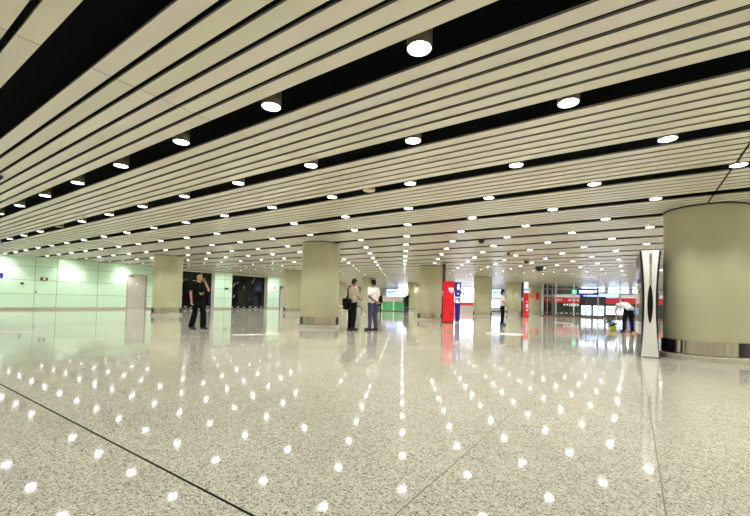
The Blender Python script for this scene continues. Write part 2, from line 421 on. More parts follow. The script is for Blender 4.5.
# things hung from the ceiling
def dome(x, y, label, r=.10):
    t = thing('hanging_camera', label, 'camera', (x, y, H), 0, 'ceiling domes')
    obj('base', lathe([(0, 0), (r*1.15, 0), (r*1.15, -.03), (0, -.03)], 24), M['darkgrey'], t, True)
    obj('dome', lathe([(r, -.03), (r*.95, -.03-r*.45), (r*.7, -.03-r*.8), (r*.35, -.03-r), (0, -.03-r*1.05)], 24), M['dark'], t, True)
dome(-4.05, 11.95, 'small black ceiling dome above and between the blue totem and khaki column', .10)
dome(-4.19, 21.75, 'largest looking black ceiling dome near the red fascia end', .22)
dome(-4.15, 18.6, 'black ceiling dome above the guard side of the red wall banner', .11)
dome(-4.14, 15.5, 'tiny black ceiling dome above the guard with clasped hands', .06)
dome(-9.30, 1.77, 'black dome on the ceiling strips at the photo edge above the green wall', .05)
t = thing('smoke_detector', 'beige round detector in a black ceiling channel among the lamps', 'detector', (-4.08, 5.72, H+.01))
obj('base', lathe([(0, .05), (.10, .05), (.12, 0), (.10, -.025), (0, -.03)], 24), M['beigeplastic'], t, True)
obj('rim', lathe([(.12, .0), (.128, -.004), (.12, -.01)], 24), M['can'], t, True)

# ------------------------------------------------------------------ information stand by the near column
KX, KY = .272, 9.50
t = thing('information_stand', 'tall silver waisted information stand with black edges beside the huge near column', 'information stand', (KX, KY, 0), math.radians(3))
KH = 2.165
def half(z):   # half width of the silver end panel
    u = z/KH; return .090 + .056*abs(2*u-1.02)**1.8
def slab(hw, y0, y1, z0, z1, n=28):
    b = bmesh.new(); F_ = []; B_ = []
    for i in range(n+1):
        z = z0+(z1-z0)*i/n; w = hw(z)
        F_.append((b.verts.new((-w, y0, z)), b.verts.new((w, y0, z)))); B_.append((b.verts.new((-w, y1, z)), b.verts.new((w, y1, z))))
    for i in range(n):
        a, c = F_[i], F_[i+1]; d, e = B_[i], B_[i+1]
        b.faces.new((a[0], a[1], c[1], c[0])); b.faces.new((d[1], d[0], e[0], e[1])); b.faces.new((a[0], c[0], e[0], d[0])); b.faces.new((a[1], d[1], e[1], c[1]))
    for f in (0, n): b.faces.new((F_[f][0], F_[f][1], B_[f][1], B_[f][0]))
    return b
obj('end_panel', slab(half, -.02, .02, .012, KH), M['kiosk'], t)
obj('edge_frame', slab(lambda z: half(z)+.010+.028*min(1, z/.8), .02, .06, .0, KH-.01), M['dark'], t)
obj('end_panel', slab(half, 1.38, 1.42, .012, KH), M['kiosk'], t)
obj('body', slab(lambda z: half(z)+.006+.026*min(1, z/.8), .06, 1.38, .05, KH-.04), M['dark'], t)
obj('foot', bx(-.17, .17, .03, 1.38, 0, .05), M['darkgrey'], t)
ov = bmesh.new(); n = 32; zc, hz, hx = 1.075, .39, .046
vs = [ov.verts.new((hx*math.copysign(abs(math.sin(2*math.pi*i/n))**1.25, math.sin(2*math.pi*i/n)), -.024, zc+hz*math.cos(2*math.pi*i/n))) for i in range(n)]
ov.faces.new(vs); bmesh.ops.solidify(ov, geom=ov.faces[:], thickness=-.006); obj('oval_window', ov, M['dark'], t)
pn = bmesh.new()
for k, (z0, z1) in enumerate(((.35, .72), (.80, 1.05), (1.10, 1.45), (1.52, 1.8), (1.86, 2.02))): pass
adm = [M['white'], mat('green_poster', (.2, .4, .25), .4), M['pinkpanel'], M['white'], mat('lilac_poster', (.42, .36, .6), .4)]
for k, (z0, z1, y0, y1) in enumerate(((.45, .7, .2, 1.25), (.85, .98, .3, 1.2), (1.08, 1.30, .2, 1.25), (1.40, 1.52, .4, 1.1), (1.62, 1.84, .2, 1.25))):
    for sx in (-1, 1):
        obj('poster_panel', bx(*( (-.166, -.125) if sx < 0 else (.125, .166) ), y0, y1, z0, z1), adm[k] if sx < 0 else M['olive'], t)
def text_mesh(body, size, m, parent, mt, name='lettering'):
    cu = bpy.data.curves.new('t', 'FONT'); cu.body = body; cu.size = size; cu.extrude = .001; cu.align_x = 'CENTER'; cu.align_y = 'CENTER'
    o = bpy.data.objects.new('t', cu); COL.objects.link(o)
    dg = bpy.context.evaluated_depsgraph_get(); me = bpy.data.meshes.new_from_object(o.evaluated_get(dg))
    bpy.data.objects.remove(o); me.transform(mt); me.materials.clear()
    return link(name, me, parent, m)
MX = Matrix.Rotation(math.radians(90), 4, 'X')
for i, ch in enumerate('信息查询'):
    text_mesh(ch, .066, M['dark'], t, Matrix.Translation((0.003, -.022, 2.075 - .056*i)) @ MX)
text_mesh('INFORMATION', .062, M['dark'], t, Matrix.Translation((0.003, -.022, 1.665)) @ MX @ Matrix.Rotation(math.radians(-90), 4, 'Z'))

# ------------------------------------------------------------------ red and blue totems, black posts
def strokes(bm, items, y):
    for (x, z, w, h) in items: box(bm, x-w/2, x+w/2, y-.006, y, z-h/2, z+h/2)
YAWC = math.atan2(7.6, 17.6)
t = thing('red_totem', 'upright red sign totem standing beside the black post at the khaki column', 'sign', (-7.62, 17.75, 0), math.radians(22))
obj('panel', bx(-.28, .28, -.06, .06, .04, 2.07, bev=.01), M['red'], t); obj('foot', bx(-.26, .26, -.09, .09, 0, .04), M['dark'], t)
b = bmesh.new(); strokes(b, [(.03, 1.66, .05, .16), (.10, 1.60, .12, .04), (.14, 1.70, .05, .12), (.20, 1.64, .04, .2), (.06, 1.72, .16, .03), (.16, 1.52, .05, .06), (.10, 1.53, .03, .08)], -.061)
obj('lettering', b, M['signwhite'], t)
b = bmesh.new(); strokes(b, [(.12, .42, .12, .05), (.12, .5, .1, .03), (.1, .56, .05, .05)], -.061); obj('small_print', b, mat('dark_red_print', (.35, .0, .01), .4), t)
b = bmesh.new()
t = thing('blue_totem', 'blue sign totem with white marks narrowing to its foot behind the red totem', 'sign', (-7.50, 18.62, 0), math.radians(22))
def hb(z): return .115 + .065*(z/2.05)**1.6
obj('panel', slab(hb, -.05, .05, .06, 2.07), M['blue'], t); obj('foot', bx(-.12, .12, -.08, .08, 0, .06), mat('yellow_foot', (.6, .5, .1), .4), t)
b = bmesh.new(); strokes(b, [(.03, 1.82, .10, .30), (.03, 1.78, .13, .12), (.01, 1.48, .07, .08), (0, 1.29, .29, .05), (-.01, 1.20, .2, .02), (.0, 1.04, .20, .09), (-.03, 1.13, .12, .05)], -.051)
obj('lettering', b, M['signwhite'], t)
t = thing('red_totem', 'far red sign totem with a white lit cap beside the far columns', 'sign', (-7.42, 33.3, 0), math.radians(18))
obj('panel', bx(-.20, .20, -.06, .06, .04, 1.98, bev=.01), M['red'], t); obj('foot', bx(-.24, .24, -.08, .08, 0, .04), M['dark'], t)
obj('lit_cap', bx(-.16, .16, -.05, .05, 1.98, 2.9), mat('pale_lit_cap', (.8, .85, .9), .4, emit=(.8, .85, 1), es=.5), t); obj('blue_band', bx(-.18, .18, -.06, .06, 2.2, 2.3), M['bluetext'], t)
b = bmesh.new(); strokes(b, [(.07, .9, .1, .3), (.07, 1.25, .08, .1), (.07, .55, .1, .12)], -.061); obj('lettering', b, M['signwhite'], t)
for (x, y, lab) in ((-8.34, 18.75, 'tall black post from floor to ceiling between khaki column and red totem'),
                    (-8.42, 36.3, 'far black post with small notices between the far column and far red totem')):
    t = thing('black_post', lab, 'post', (x, y, 0), math.radians(22), 'black posts')
    obj('shaft', bx(-.085, .085, -.06, .06, .02, H-.01, bev=.008), M['darkgrey'], t); obj('base_plate', bx(-.1, .1, -.08, .08, 0, .02), M['dark'], t)
    b = bmesh.new(); strokes(b, [(0, 1.55, .1, .09), (0, 1.38, .1, .05)], -.061); obj('notice', b, M['litblue'], t)
# sign on the farthest column
t = thing('disc_sign', 'salmon disc and red square sign on the farthest khaki column', 'sign', (-9.42, 45.55, 1.95), math.radians(15))
d_ = lathe([(0, 0), (.42, 0), (.42, .04), (0, .04)], 28); bmesh.ops.rotate(d_, cent=(0, 0, 0), matrix=Matrix.Rotation(math.radians(90), 3, 'X'), verts=d_.verts[:])
bmesh.ops.translate(d_, vec=(-.12, 0, 0), verts=d_.verts[:]); obj('disc', d_, M['orange'], t)
d_ = lathe([(.12, 0), (.17, 0), (.17, .02), (.12, .02)], 20); bmesh.ops.rotate(d_, cent=(0, 0, 0), matrix=Matrix.Rotation(math.radians(90), 3, 'X'), verts=d_.verts[:])
bmesh.ops.translate(d_, vec=(-.12, -.045, 0), verts=d_.verts[:]); obj('ring_mark', d_, M['brown'], t)
obj('square', bx(.30, .66, -.03, .01, -.36, .40), M['red'], t)

# ------------------------------------------------------------------ floor stickers
def sticker(x, y, ang, L_, W_, lab, split):
    t = thing('floor_sticker', lab, 'floor sticker', (x, y, 0), ang, 'floor stickers')
    for nm, a0, a1, mm in (('white_half', -1, split, M['sticker_white']), ('pink_half', split, 1, M['sticker_pink'])):
        if a1-a0 < .01: continue
        b = bmesh.new(); n = 14; top = []; bot = []
        for i in range(n+1):
            u = a0+(a1-a0)*i/n; w = W_/2*math.sqrt(max(0, 1-u*u*.999))
            top.append(b.verts.new((u*L_/2, w, .0015))); bot.append(b.verts.new((u*L_/2, -w, .0015)))
        for i in range(n): b.faces.new((bot[i], bot[i+1], top[i+1], top[i]))
        obj(nm, b, mm, t)
sticker(-3.57, 13.1, math.radians(50), 1.35, 1.1, 'round pale pink floor sticker in front of the guard with clasped hands', -1)
sticker(-8.55, 6.70, math.radians(57), 1.05, .30, 'narrow white and pink floor sticker between the phone caller and the two men', .1)
sticker(-12.75, 2.86, math.radians(57), 1.1, .30, 'narrow pink floor sticker at the photo edge before the green wall', -1)
sticker(-3.35, 24.4, math.radians(50), 1.2, 1.0, 'far pale pink floor sticker before the glass front', -1)

# ------------------------------------------------------------------ glass fronts
def mull(bm, x, y, z0=0.0, z1=H, w=.09): box(bm, x-w/2, x+w/2, y-.06, y+.06, z0, z1)
GY = 38.0; GX0, GX1 = -7.05, RX-.05
w1 = struct('window_1', bx(GX0, GX1, GY-.008, GY+.008, .12, H-.02), M['pane'])
mm_ = mat('pale_metal_mullion', (.62, .64, .60), .3, .6)
xs_m = [GX0+.07, -5.87, -4.42, -2.55, -.95, .7, 2.4, 4.1, 5.8, 7.5, 9.2, 10.9, 12.6]
for x in xs_m:
    b = bmesh.new(); mull(b, x, GY, .12, H-.02, .20 if x < -7 else .10); obj('mullion', b, mm_ if x > -7 else M['white'], w1)
b = bmesh.new(); mull(b, -3.46, GY, .12, 2.0, .07); obj('mullion', b, M['darkgrey'], w1)
obj('transom', bx(GX0, GX1, GY-.05, GY+.05, 2.46, 2.54), mat('blue_grey_transom', (.25, .3, .5), .3, .5), w1)
struct('trim_8', bx(GX0, GX1, GY-.12, GY+.12, 0, .12), M['brown'])
w2 = struct('window_2', bx(GX0-.008, GX0+.008, GY+.1, 46, .02, H-.02), M['pane'])
b = bmesh.new()
for y in (40.6, 43.3): box(b, GX0-.04, GX0+.04, y-.05, y+.05, 0, H)
obj('mullion', b, mm_, w2)
BY = 50.0
w3 = struct('window_3', bx(BX, GX0, BY-.008, BY+.008, .12, H-.02), M['pane'])
for k in range(13):
    b = bmesh.new(); mull(b, BX+.4+2.5*k, BY, .12, H-.02, .10); obj('mullion', b, mm_, w3)
struct('trim_9', bx(BX, GX0, BY-.1, BY+.1, 0, .12), M['brown'])
# navy direction sign over the glass door and green exit sign
t = thing('direction_sign', 'navy hanging sign with white lettering over the far glass door', 'sign', (-3.32, GY-.25, 2.05))
obj('box', bx(-.80, .80, -.05, .05, -.08, .52), M['navy'], t)
b = bmesh.new(); rr = random.Random(5); x = -.6
while x < .42:
    w = rr.uniform(.04, .09); strokes(b, [(x, .20, w, .22), (x+.02, .28, w*1.2, .04)], -.052); x += w+.035
strokes(b, [(.55, .22, .16, .1), (.62, .26, .07, .2)], -.052)
obj('lettering', b, mat('bright_lettering', (1, 1, 1), .4, emit=(1, 1, 1), es=2), t)
b = bmesh.new()
for x in (-.7, .7): tube(b, [(x, 0, .46), (x, 0, 1.0)], .012)
obj('hanger', b, M['steel'], t)
t = thing('exit_sign', 'small green lit exit sign beside the navy hanging sign', 'sign', (-4.36, GY-.3, 2.08))
obj('box', bx(-.17, .17, -.04, .04, 0, .32), M['exit'], t)
b = bmesh.new(); strokes(b, [(-.03, .17, .07, .12), (.05, .2, .05, .05), (-.03, .26, .05, .05), (.0, .1, .12, .03)], -.041); obj('symbol', b, M['signwhite'], t)
b = bmesh.new(); tube(b, [(0, 0, .32), (0, 0, .97)], .01); obj('hanger', b, M['steel'], t)
# beyond the glass: concourse with red fascia, lit shop signs
SY = 44.0
t = thing('red_shop', 'red fascia shop front with dark windows seen through the far glass', 'shop front', (0, SY, 0))
obj('fascia', bx(-8.0+1.0, RX-.1, 0, .5, 1.30, 1.86), M['fascia'], t)
obj('upper_band', bx(-6.98, RX-.1, .02, .5, 1.86, 2.18), M['fasciawhite'], t)
obj('shop_glass', bx(-6.98, RX-.1, .1, .5, 0, 1.30), M['shopdark'], t)
b = bmesh.new(); rr = random.Random(11)
for (a, e_) in ((-6.7, -6.1), (-5.6, -4.2)):
    x = a
    while x < e_: w = rr.uniform(.08, .16); strokes(b, [(x, 1.60, w, rr.uniform(.12, .2))], -.002); x += w+.07
obj('lettering', b, M['fasciawhite'], t)
b = bmesh.new(); x = -6.0
while x < -4.6: w = rr.uniform(.12, .2); strokes(b, [(x, 1.12, w, rr.uniform(.16, .3))], .098); x += w+.1
obj('window_lettering', b, M['signwhite'], t)
b = bmesh.new(); x = -6.6
while x < -4.4: w = rr.uniform(.1, .3); strokes(b, [(x, .22, w, rr.uniform(.08, .2))], .098); x += w+.15
obj('window_goods', b, M['pinkpanel'], t)
obj('dark_door_canopy', bx(-4.55, -2.3, -.1, .4, 1.12, 2.25), mat('dark_canopy', (.05, .03, .04), .4), t)
obj('upper_panel', bx(-6.98, -4.75, .2, .5, 2.18, H-.02), M['olive'], t)
def lightbox(x0, x1, z0, z1, y, lab, marks, name='lit_sign', mt_=None):
    t = thing(name, lab, 'lit sign', ((x0+x1)/2, y, z0), 0, 'lit signs beyond the glass')
    w = (x1-x0)/2; h = z1-z0
    obj('box', bx(-w, w, 0, .08, 0, h), mt_ or M['lit'], t); 
    fb = bmesh.new(); box(fb, -w-.03, -w, -.01, .08, -.03, h+.03); box(fb, w, w+.03, -.01, .08, -.03, h+.03); box(fb, -w, w, -.01, .08, -.03, 0); box(fb, -w, w, -.01, .08, h, h+.03)
    obj('frame', fb, M['darkgrey'], t)
    if marks:
        b = bmesh.new(); rr = random.Random(int(x0*100)); x = -w+.15
        while x < w-.25:
            ww = rr.uniform(.08, .2); strokes(b, [(x+ww/2, h*rr.uniform(.55, .7), ww, h*rr.uniform(.2, .35))], -.002); x += ww+.08
        for q in range(3): strokes(b, [(rr.uniform(-w*.7, w*.6), h*.25, w*.4, h*.08)], -.002)
        obj('lettering', b, M['bluetext'], t)
lightbox(-4.4, -3.55, .12, 1.06, SY-.12, 'white lit sign with blue marks behind the far glass door, first of the row', True)
lightbox(-3.35, -2.45, .12, 1.06, SY-.12, 'white lit sign with blue marks behind the far glass door, second of the row', True)
lightbox(-2.25, -.75, .25, 1.06, SY-.12, 'wide white lit sign with blue marks beyond the glass, beside the bending person', True)
lightbox(-.5, .9, .35, 1.0, SY-.12, 'blue lit sign beyond the glass, low behind the bending person', False, mt_=M['bluetext'])
lightbox(-4.4, -2.4, 2.45, 2.95, SY+.1, 'lit panel high behind the navy hanging sign', True)
lightbox(-2.1, -.4, 2.35, 2.95, SY-.1, 'bright white lit panel high beyond the glass, above the red fascia', False)
lightbox(-.1, 1.6, 2.35, 2.95, SY-.1, 'bright white lit panel high beyond the glass, next to the information stand', False)
lightbox(-4.2, -1.2, 1.98, 2.28, SY-.3, 'pale blue lit strip beyond the glass, slanting above the red fascia', False, mt_=M['litblue'])
lightbox(-18.6, -16.0, 1.12, 2.9, 45.0, 'bright white lit panel seen between the blue totem and a khaki column', True)
lightbox(-28.2, -26.4, 1.5, 2.95, 47.5, 'bright white lit panel above the green glass railing', False)
lightbox(-30.5, -28.5, 1.7, 2.8, 48.0, 'bluish lit sign panel above the green glass railing', True, mt_=M['litblue'])
lightbox(-13.85, -12.5, .6, 1.5, 45.0, 'white lit sign seen between the khaki column and the guard with clasped hands', False)
lightbox(-13.85, -12.5, 1.75, 2.7, 45.0, 'blue lit sign seen above a white one beside the guard with clasped hands', True, mt_=M['litblue'])
t = thing('shop_counter', 'far grey counter with a red band between the blue totem and khaki column', 'counter', (-17.2, 44.2, 0))
obj('body', bx(-2.2, 2.2, 0, .6, 0, .75), M['pinkpanel'], t); obj('red_band', bx(-2.2, 2.2, -.02, .6, .75, 1.08), M['fascia'], t); obj('plinth', bx(-2.2, 2.2, .03, .6, 0, .12) , M['olive'], t)
struct('wall_far', bx(BX, RX, YE, YE+.2, 0, H), mat('pale_far_wall', (.72, .74, .76), .5))

# ------------------------------------------------------------------ green glass railing and pink panel
t = thing('glass_railing', 'green glass railing with pale posts in front of the far windows', 'railing', (-19.9, 33.0, 0))
obj('glass', bx(-1.9, 1.0, -.008, .008, .08, .92), M['greenpane'], t); obj('handrail', bx(-1.95, 1.05, -.03, .03, .92, .97), M['steel'], t); obj('kerb', bx(-1.95, 1.05, -.06, .06, 0, .08), M['olive'], t)
for x in (-1.6, -.2, .95):
    obj('post', bx(x-.04, x+.04, -.04, .04, 0, 1.05), M['white'], t)
t = thing('green_screen', 'green backing screen behind the glass railing', 'screen', (-21.5, 35.2, 0))
obj('panel', bx(-1.9, 1.8, -.03, .03, .2, .92), mat('bright_green_panel', (.34, .62, .44), .4), t)
for x in (-1.8, 1.7): obj('leg', bx(x-.03, x+.03, -.03, .03, 0, .2), M['steel'], t)
t = thing('parapet', 'pale pinkish parapet above the green screen in the far background', 'parapet', (-23.2, 38.6, 0))
obj('wall_slab', bx(-1.9, 1.9, -.06, .06, 0, 1.52), M['pinkpanel'], t); obj('coping', bx(-1.95, 1.95, -.09, .09, 1.52, 1.56), M['white'], t)

# ------------------------------------------------------------------ plants
def leaf_mesh(bm, base, d, L_, w, droop):
    d = Vector(d).normalized(); side = d.cross(Vector((0, 0, 1)))
    if side.length < .05: side = Vector((1, 0, 0))
    side.normalize(); prev = None; n = 5; p = Vector(base); dd = d.copy()
    for i in range(n+1):
        u = i/n; ww = w*math.sin(math.pi*min(.98, u*.9+.08))
        a = bm.verts.new(p - side*ww + Vector((0, 0, ww*.25))); b = bm.verts.new(p + side*ww + Vector((0, 0, ww*.25))); c = bm.verts.new(p)
        if prev: bm.faces.new((prev[0], prev[2], c, a)); bm.faces.new((prev[2], prev[1], b, c))
        prev = (a, b, c); dd = (dd + Vector((0, 0, -droop/n))).normalized(); p = p + dd*L_/n
def potted(x, y, lab, pot_r, pot_h, height, spread, nl, potm, leafL, leafW, seed):
    t = thing('potted_plant', lab, 'plant', (x, y, 0), 0); rr = random.Random(seed)
    obj('pot', lathe([(0, 0), (pot_r*.75, 0), (pot_r*.95, pot_h*.6), (pot_r, pot_h), (pot_r*.9, pot_h), (pot_r*.86, pot_h*.86), (0, pot_h*.86)], 28), potm, t, True)
    obj('soil', lathe([(0, pot_h*.9), (pot_r*.87, pot_h*.88)], 24), M['soil'], t)
    sb = bmesh.new(); lb = bmesh.new()
    for k in range(7):
        a = rr.uniform(0, 6.28); q = rr.uniform(.2, .55)*spread
        tip = Vector((math.cos(a)*q, math.sin(a)*q, height*rr.uniform(.75, .95))); mid = Vector((tip.x*.35, tip.y*.35, height*.5)); b0 = Vector((math.cos(a)*.04, math.sin(a)*.04, pot_h*.85))
        tube(sb, [b0, mid, tip], [.012, .009, .004], 6)
        for j in range(nl):
            u = rr.uniform(.15, 1); p = b0.lerp(mid, u*2) if u < .5 else mid.lerp(tip, u*2-1); aa = rr.uniform(0, 6.28)
            leaf_mesh(lb, p, (math.cos(aa), math.sin(aa), rr.uniform(.1, .9)), leafL*rr.uniform(.7, 1.2), leafW*rr.uniform(.7, 1.1), rr.uniform(.6, 1.6))
    obj('stem', sb, M['stem'], t, True); obj('foliage', lb, M['leaf'], t, True)
potted(-18.28, 32.35, 'tall dark leafy potted plant in a navy pot by the green railing', .30, .40, 2.0, .5, 40, M['navypot'], .36, .085, 4)
potted(-.74, 19.05, 'leafy potted plant in a lime green pot before the bending person', .16, .21, .60, .75, 12, M['limepot'], .24, .05, 9)
t = thing('wooden_pole', 'yellowish upright pole standing beside the bending person', 'pole', (.075, 18.15, 0))
b = bmesh.new(); tube(b, [(0, 0, .04), (.0, 0, .6), (.015, .01, 1.12)], .022, 10); obj('shaft', b, M['wood'], t, True)
b = bmesh.new(); box(b, -.12, .12, -.025, .025, 0, .05, bev=.01); obj('head', b, M['wood'], t)

# ------------------------------------------------------------------ people
class Body:
    """collects tapered limbs and ellipsoids and fuses them into one continuous surface"""
    def __init__(s): s.bm = bmesh.new()
    def cap(s, a, ra, b, rb, n=12, flat=None):
        a, b = Vector(a), Vector(b); d = b-a; L_ = max(d.length, 1e-4); d = d/L_
        x = d.orthogonal().normalized() if flat is None else (Vector(flat) - d*d.dot(Vector(flat))).normalized()
        y = d.cross(x); fl = 1 if flat is None else .6
        rings = []; steps = [(-1, 0)]
        for k in range(1, 4): an = math.pi/2*(1-k/4); steps.append((-math.sin(an), math.cos(an)))
        prof = [(0 + ra*sx, ra*sr) for sx, sr in steps] + [(0, ra), (L_, rb)] + [(L_ - rb*sx, rb*sr) for sx, sr in steps[::-1]]
        for (u, r) in prof:
            r = max(r, 1e-4)
            rings.append([s.bm.verts.new(a + d*u + x*r*fl*math.cos(2*math.pi*k/n) + y*r*math.sin(2*math.pi*k/n)) for k in range(n)])
        for p, q in zip(rings, rings[1:]):
            for k in range(n): s.bm.faces.new((p[k], p[(k+1) % n], q[(k+1) % n], q[k]))
        s.bm.faces.new(rings[0][::-1]); s.bm.faces.new(rings[-1])
    def chain(s, pts, rs, flat=None):
        for i in range(len(pts)-1): s.cap(pts[i], rs[i], pts[i+1], rs[i+1], flat=flat)
    def ell(s, c, rad, mt=None):
        g = bmesh.ops.create_uvsphere(s.bm, u_segments=18, v_segments=12, radius=1)
        for v in g['verts']:
            p = Vector((v.co.x*rad[0], v.co.y*rad[1], v.co.z*rad[2])); v.co = (mt @ p if mt else p) + Vector(c)
    def build(s, name, m, parent, vox=.009, smooth=4):
        bmesh.ops.recalc_face_normals(s.bm, faces=s.bm.faces[:])
        me = mesh_from(s.bm, name); o = bpy.data.objects.new(name, me); COL.objects.link(o)
        rm = o.modifiers.new('r', 'REMESH'); rm.mode = 'VOXEL'; rm.voxel_size = vox; rm.use_smooth_shade = True
        if smooth: sm = o.modifiers.new('s', 'SMOOTH'); sm.iterations = smooth; sm.factor = .5
        dg = bpy.context.evaluated_depsgraph_get(); me2 = bpy.data.meshes.new_from_object(o.evaluated_get(dg))
        bpy.data.objects.remove(o); bpy.data.meshes.remove(me)
        me2.name = name
        for p in me2.polygons: p.use_smooth = True
        me2.materials.clear(); return link(name, me2, parent, m)

def V(*a): return Vector(a)
def hand(B, wrist, d, palm_n, side, curl=.35, s=1.0):
    """palm, four fingers and a thumb; d = pointing direction, palm_n = palm normal, side = thumb side"""
    d = Vector(d).normalized(); pn = Vector(palm_n); pn = (pn - d*pn.dot(d)).normalized(); th = d.cross(pn)*side
    w = Vector(wrist)
    for q in (-.028, -.010, .010, .028): B.cap(w + d*.02*s + th*q*.6, .017*s, w + d*.085*s + th*q, .0135*s)
    for q, l in ((.034, .068), (.012, .078), (-.011, .072), (-.033, .056)):
        p = w + d*.09*s + th*q; a = curl; k = l*.45*s
        p1 = p + (d*math.cos(a) + pn*math.sin(a))*k; p2 = p1 + (d*math.cos(a*2) + pn*math.sin(a*2))*k*.75; p3 = p2 + (d*math.cos(a*3) + pn*math.sin(a*3))*k*.5
        B.chain([p, p1, p2, p3], [.0098, .0092, .0085, .0075])
    p = w + d*.03*s + th*.03; p1 = p + (d*.55 + th*.75 + pn*.3).normalized()*.04*s; p2 = p1 + (d*.9 + th*.25 + pn*.35).normalized()*.034*s
    B.chain([p, p1, p2], [.0135, .0115, .0095])

def person(name, label, loc, rz, P, skin, shirt, pants, shoes, extras=None, hair='short', group=None, scale=1.0, flare=0):
    t = thing(name, label, 'person', loc, rz, group); t.scale = (scale,)*3
    S = {k: Vector(v) for k, v in P.items() if isinstance(v, tuple) and len(v) == 3}
    look = P.get('look', (0, 0))                      # head yaw and pitch in degrees
    pel, che, nek, hd = S['pelvis'], S['chest'], S['neck'], S['head']
    HM = Matrix.Rotation(math.radians(look[0]), 3, 'Z') @ Matrix.Rotation(math.radians(look[1]), 3, 'X')
    ax = (S['shR']-S['shL']).normalized()             # shoulder axis
    hx = (S['hipR']-S['hipL']).normalized()
    fwd = Vector((-ax.y, ax.x, 0)); 
    B = Body()
    for sg in (-1, 1):
        B.cap(pel + hx*.065*sg, .105, che + ax*.075*sg, .10)
    B.cap(S['shL']*.75 + che*.25, .06, S['shR']*.75 + che*.25, .06)
    B.cap(nek - (nek-che).normalized()*.06, .062, hd - HM @ V(0, -.0, .05), .052)
    B.ell(hd, (.074, .094, .112), HM)                                       # skull
    B.ell(hd + HM @ V(0, .028, -.055), (.056, .062, .062), HM)              # jaw
    B.ell(hd + HM @ V(0, .075, -.098), (.024, .02, .018), HM)               # chin
    B.cap(hd + HM @ V(0, .090, .012), .010, hd + HM @ V(0, .107, -.026), .0145)   # nose
    B.cap(hd + HM @ V(-.035, .083, .026), .010, hd + HM @ V(.035, .083, .026), .010)
    for sg in (-1, 1): B.ell(hd + HM @ V(.078*sg, -.002, -.008), (.010, .02, .032), HM)
    for s in 'LR':
        B.chain([S['sh'+s], S['el'+s], S['wr'+s]], [.052, .040, .0275])
        ha = P.get('hand'+s, None); wr, el = S['wr'+s], S['el'+s]
        d = Vector(ha[0]) if False else (S['hd'+s] if 'hd'+s in S else (wr-el)); pn = S['pn'+s] if 'pn'+s in S else V(0, 0, 1) - fwd*.0 if abs((wr-el).normalized().z) < .6 else -ax*(1 if s == 'R' else -1)
        hand(B, wr, d, pn, 1 if s == 'L' else -1, P.get('curl', .35))
        B.chain([S['hip'+s], S['kn'+s], S['an'+s]], [.088, .056, .040])
        B.cap(S['an'+s] - V(0, 0, .04), .028, S['to'+s] + V(0, 0, .008) - (S['to'+s]-S['an'+s]).normalized()*.03, .022)
    body = B.build('body', skin, t, .008, 3)
    # face details
    E = bmesh.new()
    for sg in (-1, 1):
        g = bmesh.ops.create_uvsphere(E, u_segments=10, v_segments=8, radius=.0105)
        for v in g['verts']: v.co = hd + HM @ (V(.031*sg, .0835, .006) + V(v.co.x*1.3, v.co.y*.6, v.co.z*.75))
    obj('eyes', E, M['eye'], t, True)
    Lp = Body(); Lp.cap(hd + HM @ V(-.02, .083, -.062), .007, hd + HM @ V(.02, .083, -.062), .007); Lp.build('mouth', M['lip'], t, .004, 2)
    # hair
    Hh = Body(); Hh.ell(hd + HM @ V(0, -.014, .022), (.083, .098, .104), HM)
    if hair == 'long': Hh.ell(hd + HM @ V(0, -.05, -.04), (.075, .065, .10), HM)
    else: Hh.ell(hd + HM @ V(0, -.045, -.02), (.074, .062, .075), HM)
    hm = Hh.build('hair', M['hair'], t, .007, 3)
    # cut the fringe away from the face
    b = bmesh.new(); b.from_mesh(hm.data); inv = HM.transposed()
    dl = [v for v in b.verts if (inv @ (v.co-hd)).y > .045 and (inv @ (v.co-hd)).z < .062 or ((inv @ (v.co-hd)).y > .012 and (inv @ (v.co-hd)).z < .02)]
    bmesh.ops.delete(b, geom=dl, context='VERTS'); b.to_mesh(hm.data); b.free()
    # shirt
    T = Body(); hem = P.get('hem', .04)
    dn = (pel-che).normalized()
    for sg in (-1, 1):
        T.cap(pel + hx*.068*sg + dn*hem*.2, .122, che + ax*.08*sg, .118)
    T.cap(S['shL']*.78 + che*.22, .074, S['shR']*.78 + che*.22, .074)
    T.cap(che, .11, nek - (nek-che).normalized()*.035, .066)
    for s in 'LR':
        a = S['sh'+s]; e = S['el'+s]; q = P.get('sleeve', .72)
        if q <= 1: T.cap(a, .068, a.lerp(e, q), .062)
        else: T.chain([a, e, e.lerp(S['wr'+s], q-1)], [.068, .056, .043])
    T.build('shirt', shirt, t, .012, 5)
    # trousers
    U = Body()
    for sg in (-1, 1): U.cap(pel + hx*.062*sg + (che-pel)*.08, .118, pel + hx*.06*sg - V(0, 0, .04), .118)
    for s in 'LR':
        k, a = S['kn'+s], S['an'+s]
        U.chain([S['hip'+s], k, a + V(0, 0, .0)], [.108, .078+flare*.2, .066+flare])
    U.build('trousers', pants, t, .012, 5)
    for s in 'LR':
        Sh = Body(); a, to = S['an'+s], S['to'+s]; d = (to-a); d.z = 0; d.normalize()
        z0 = min(a.z, to.z+.05)-.05
        Sh.chain([V(a.x, a.y, to.z+.012) - d*.05, V(a.x, a.y, to.z+.01)+d*.06, to + V(0, 0, .0) - d*.01], [.050, .053, .044])
        Sh.cap(V(a.x, a.y, to.z+.07), .050, V(a.x, a.y, to.z+.02), .052)
        so = Sh.build('shoe', shoes, t, .009, 3)
        zc = min(v.co.z for v in so.data.vertices)
        fl = to.z - .034
        for v in so.data.vertices:
            if v.co.z < fl: v.co.z = fl
    if extras: extras(t, S, hd, HM, ax, fwd)
    return t

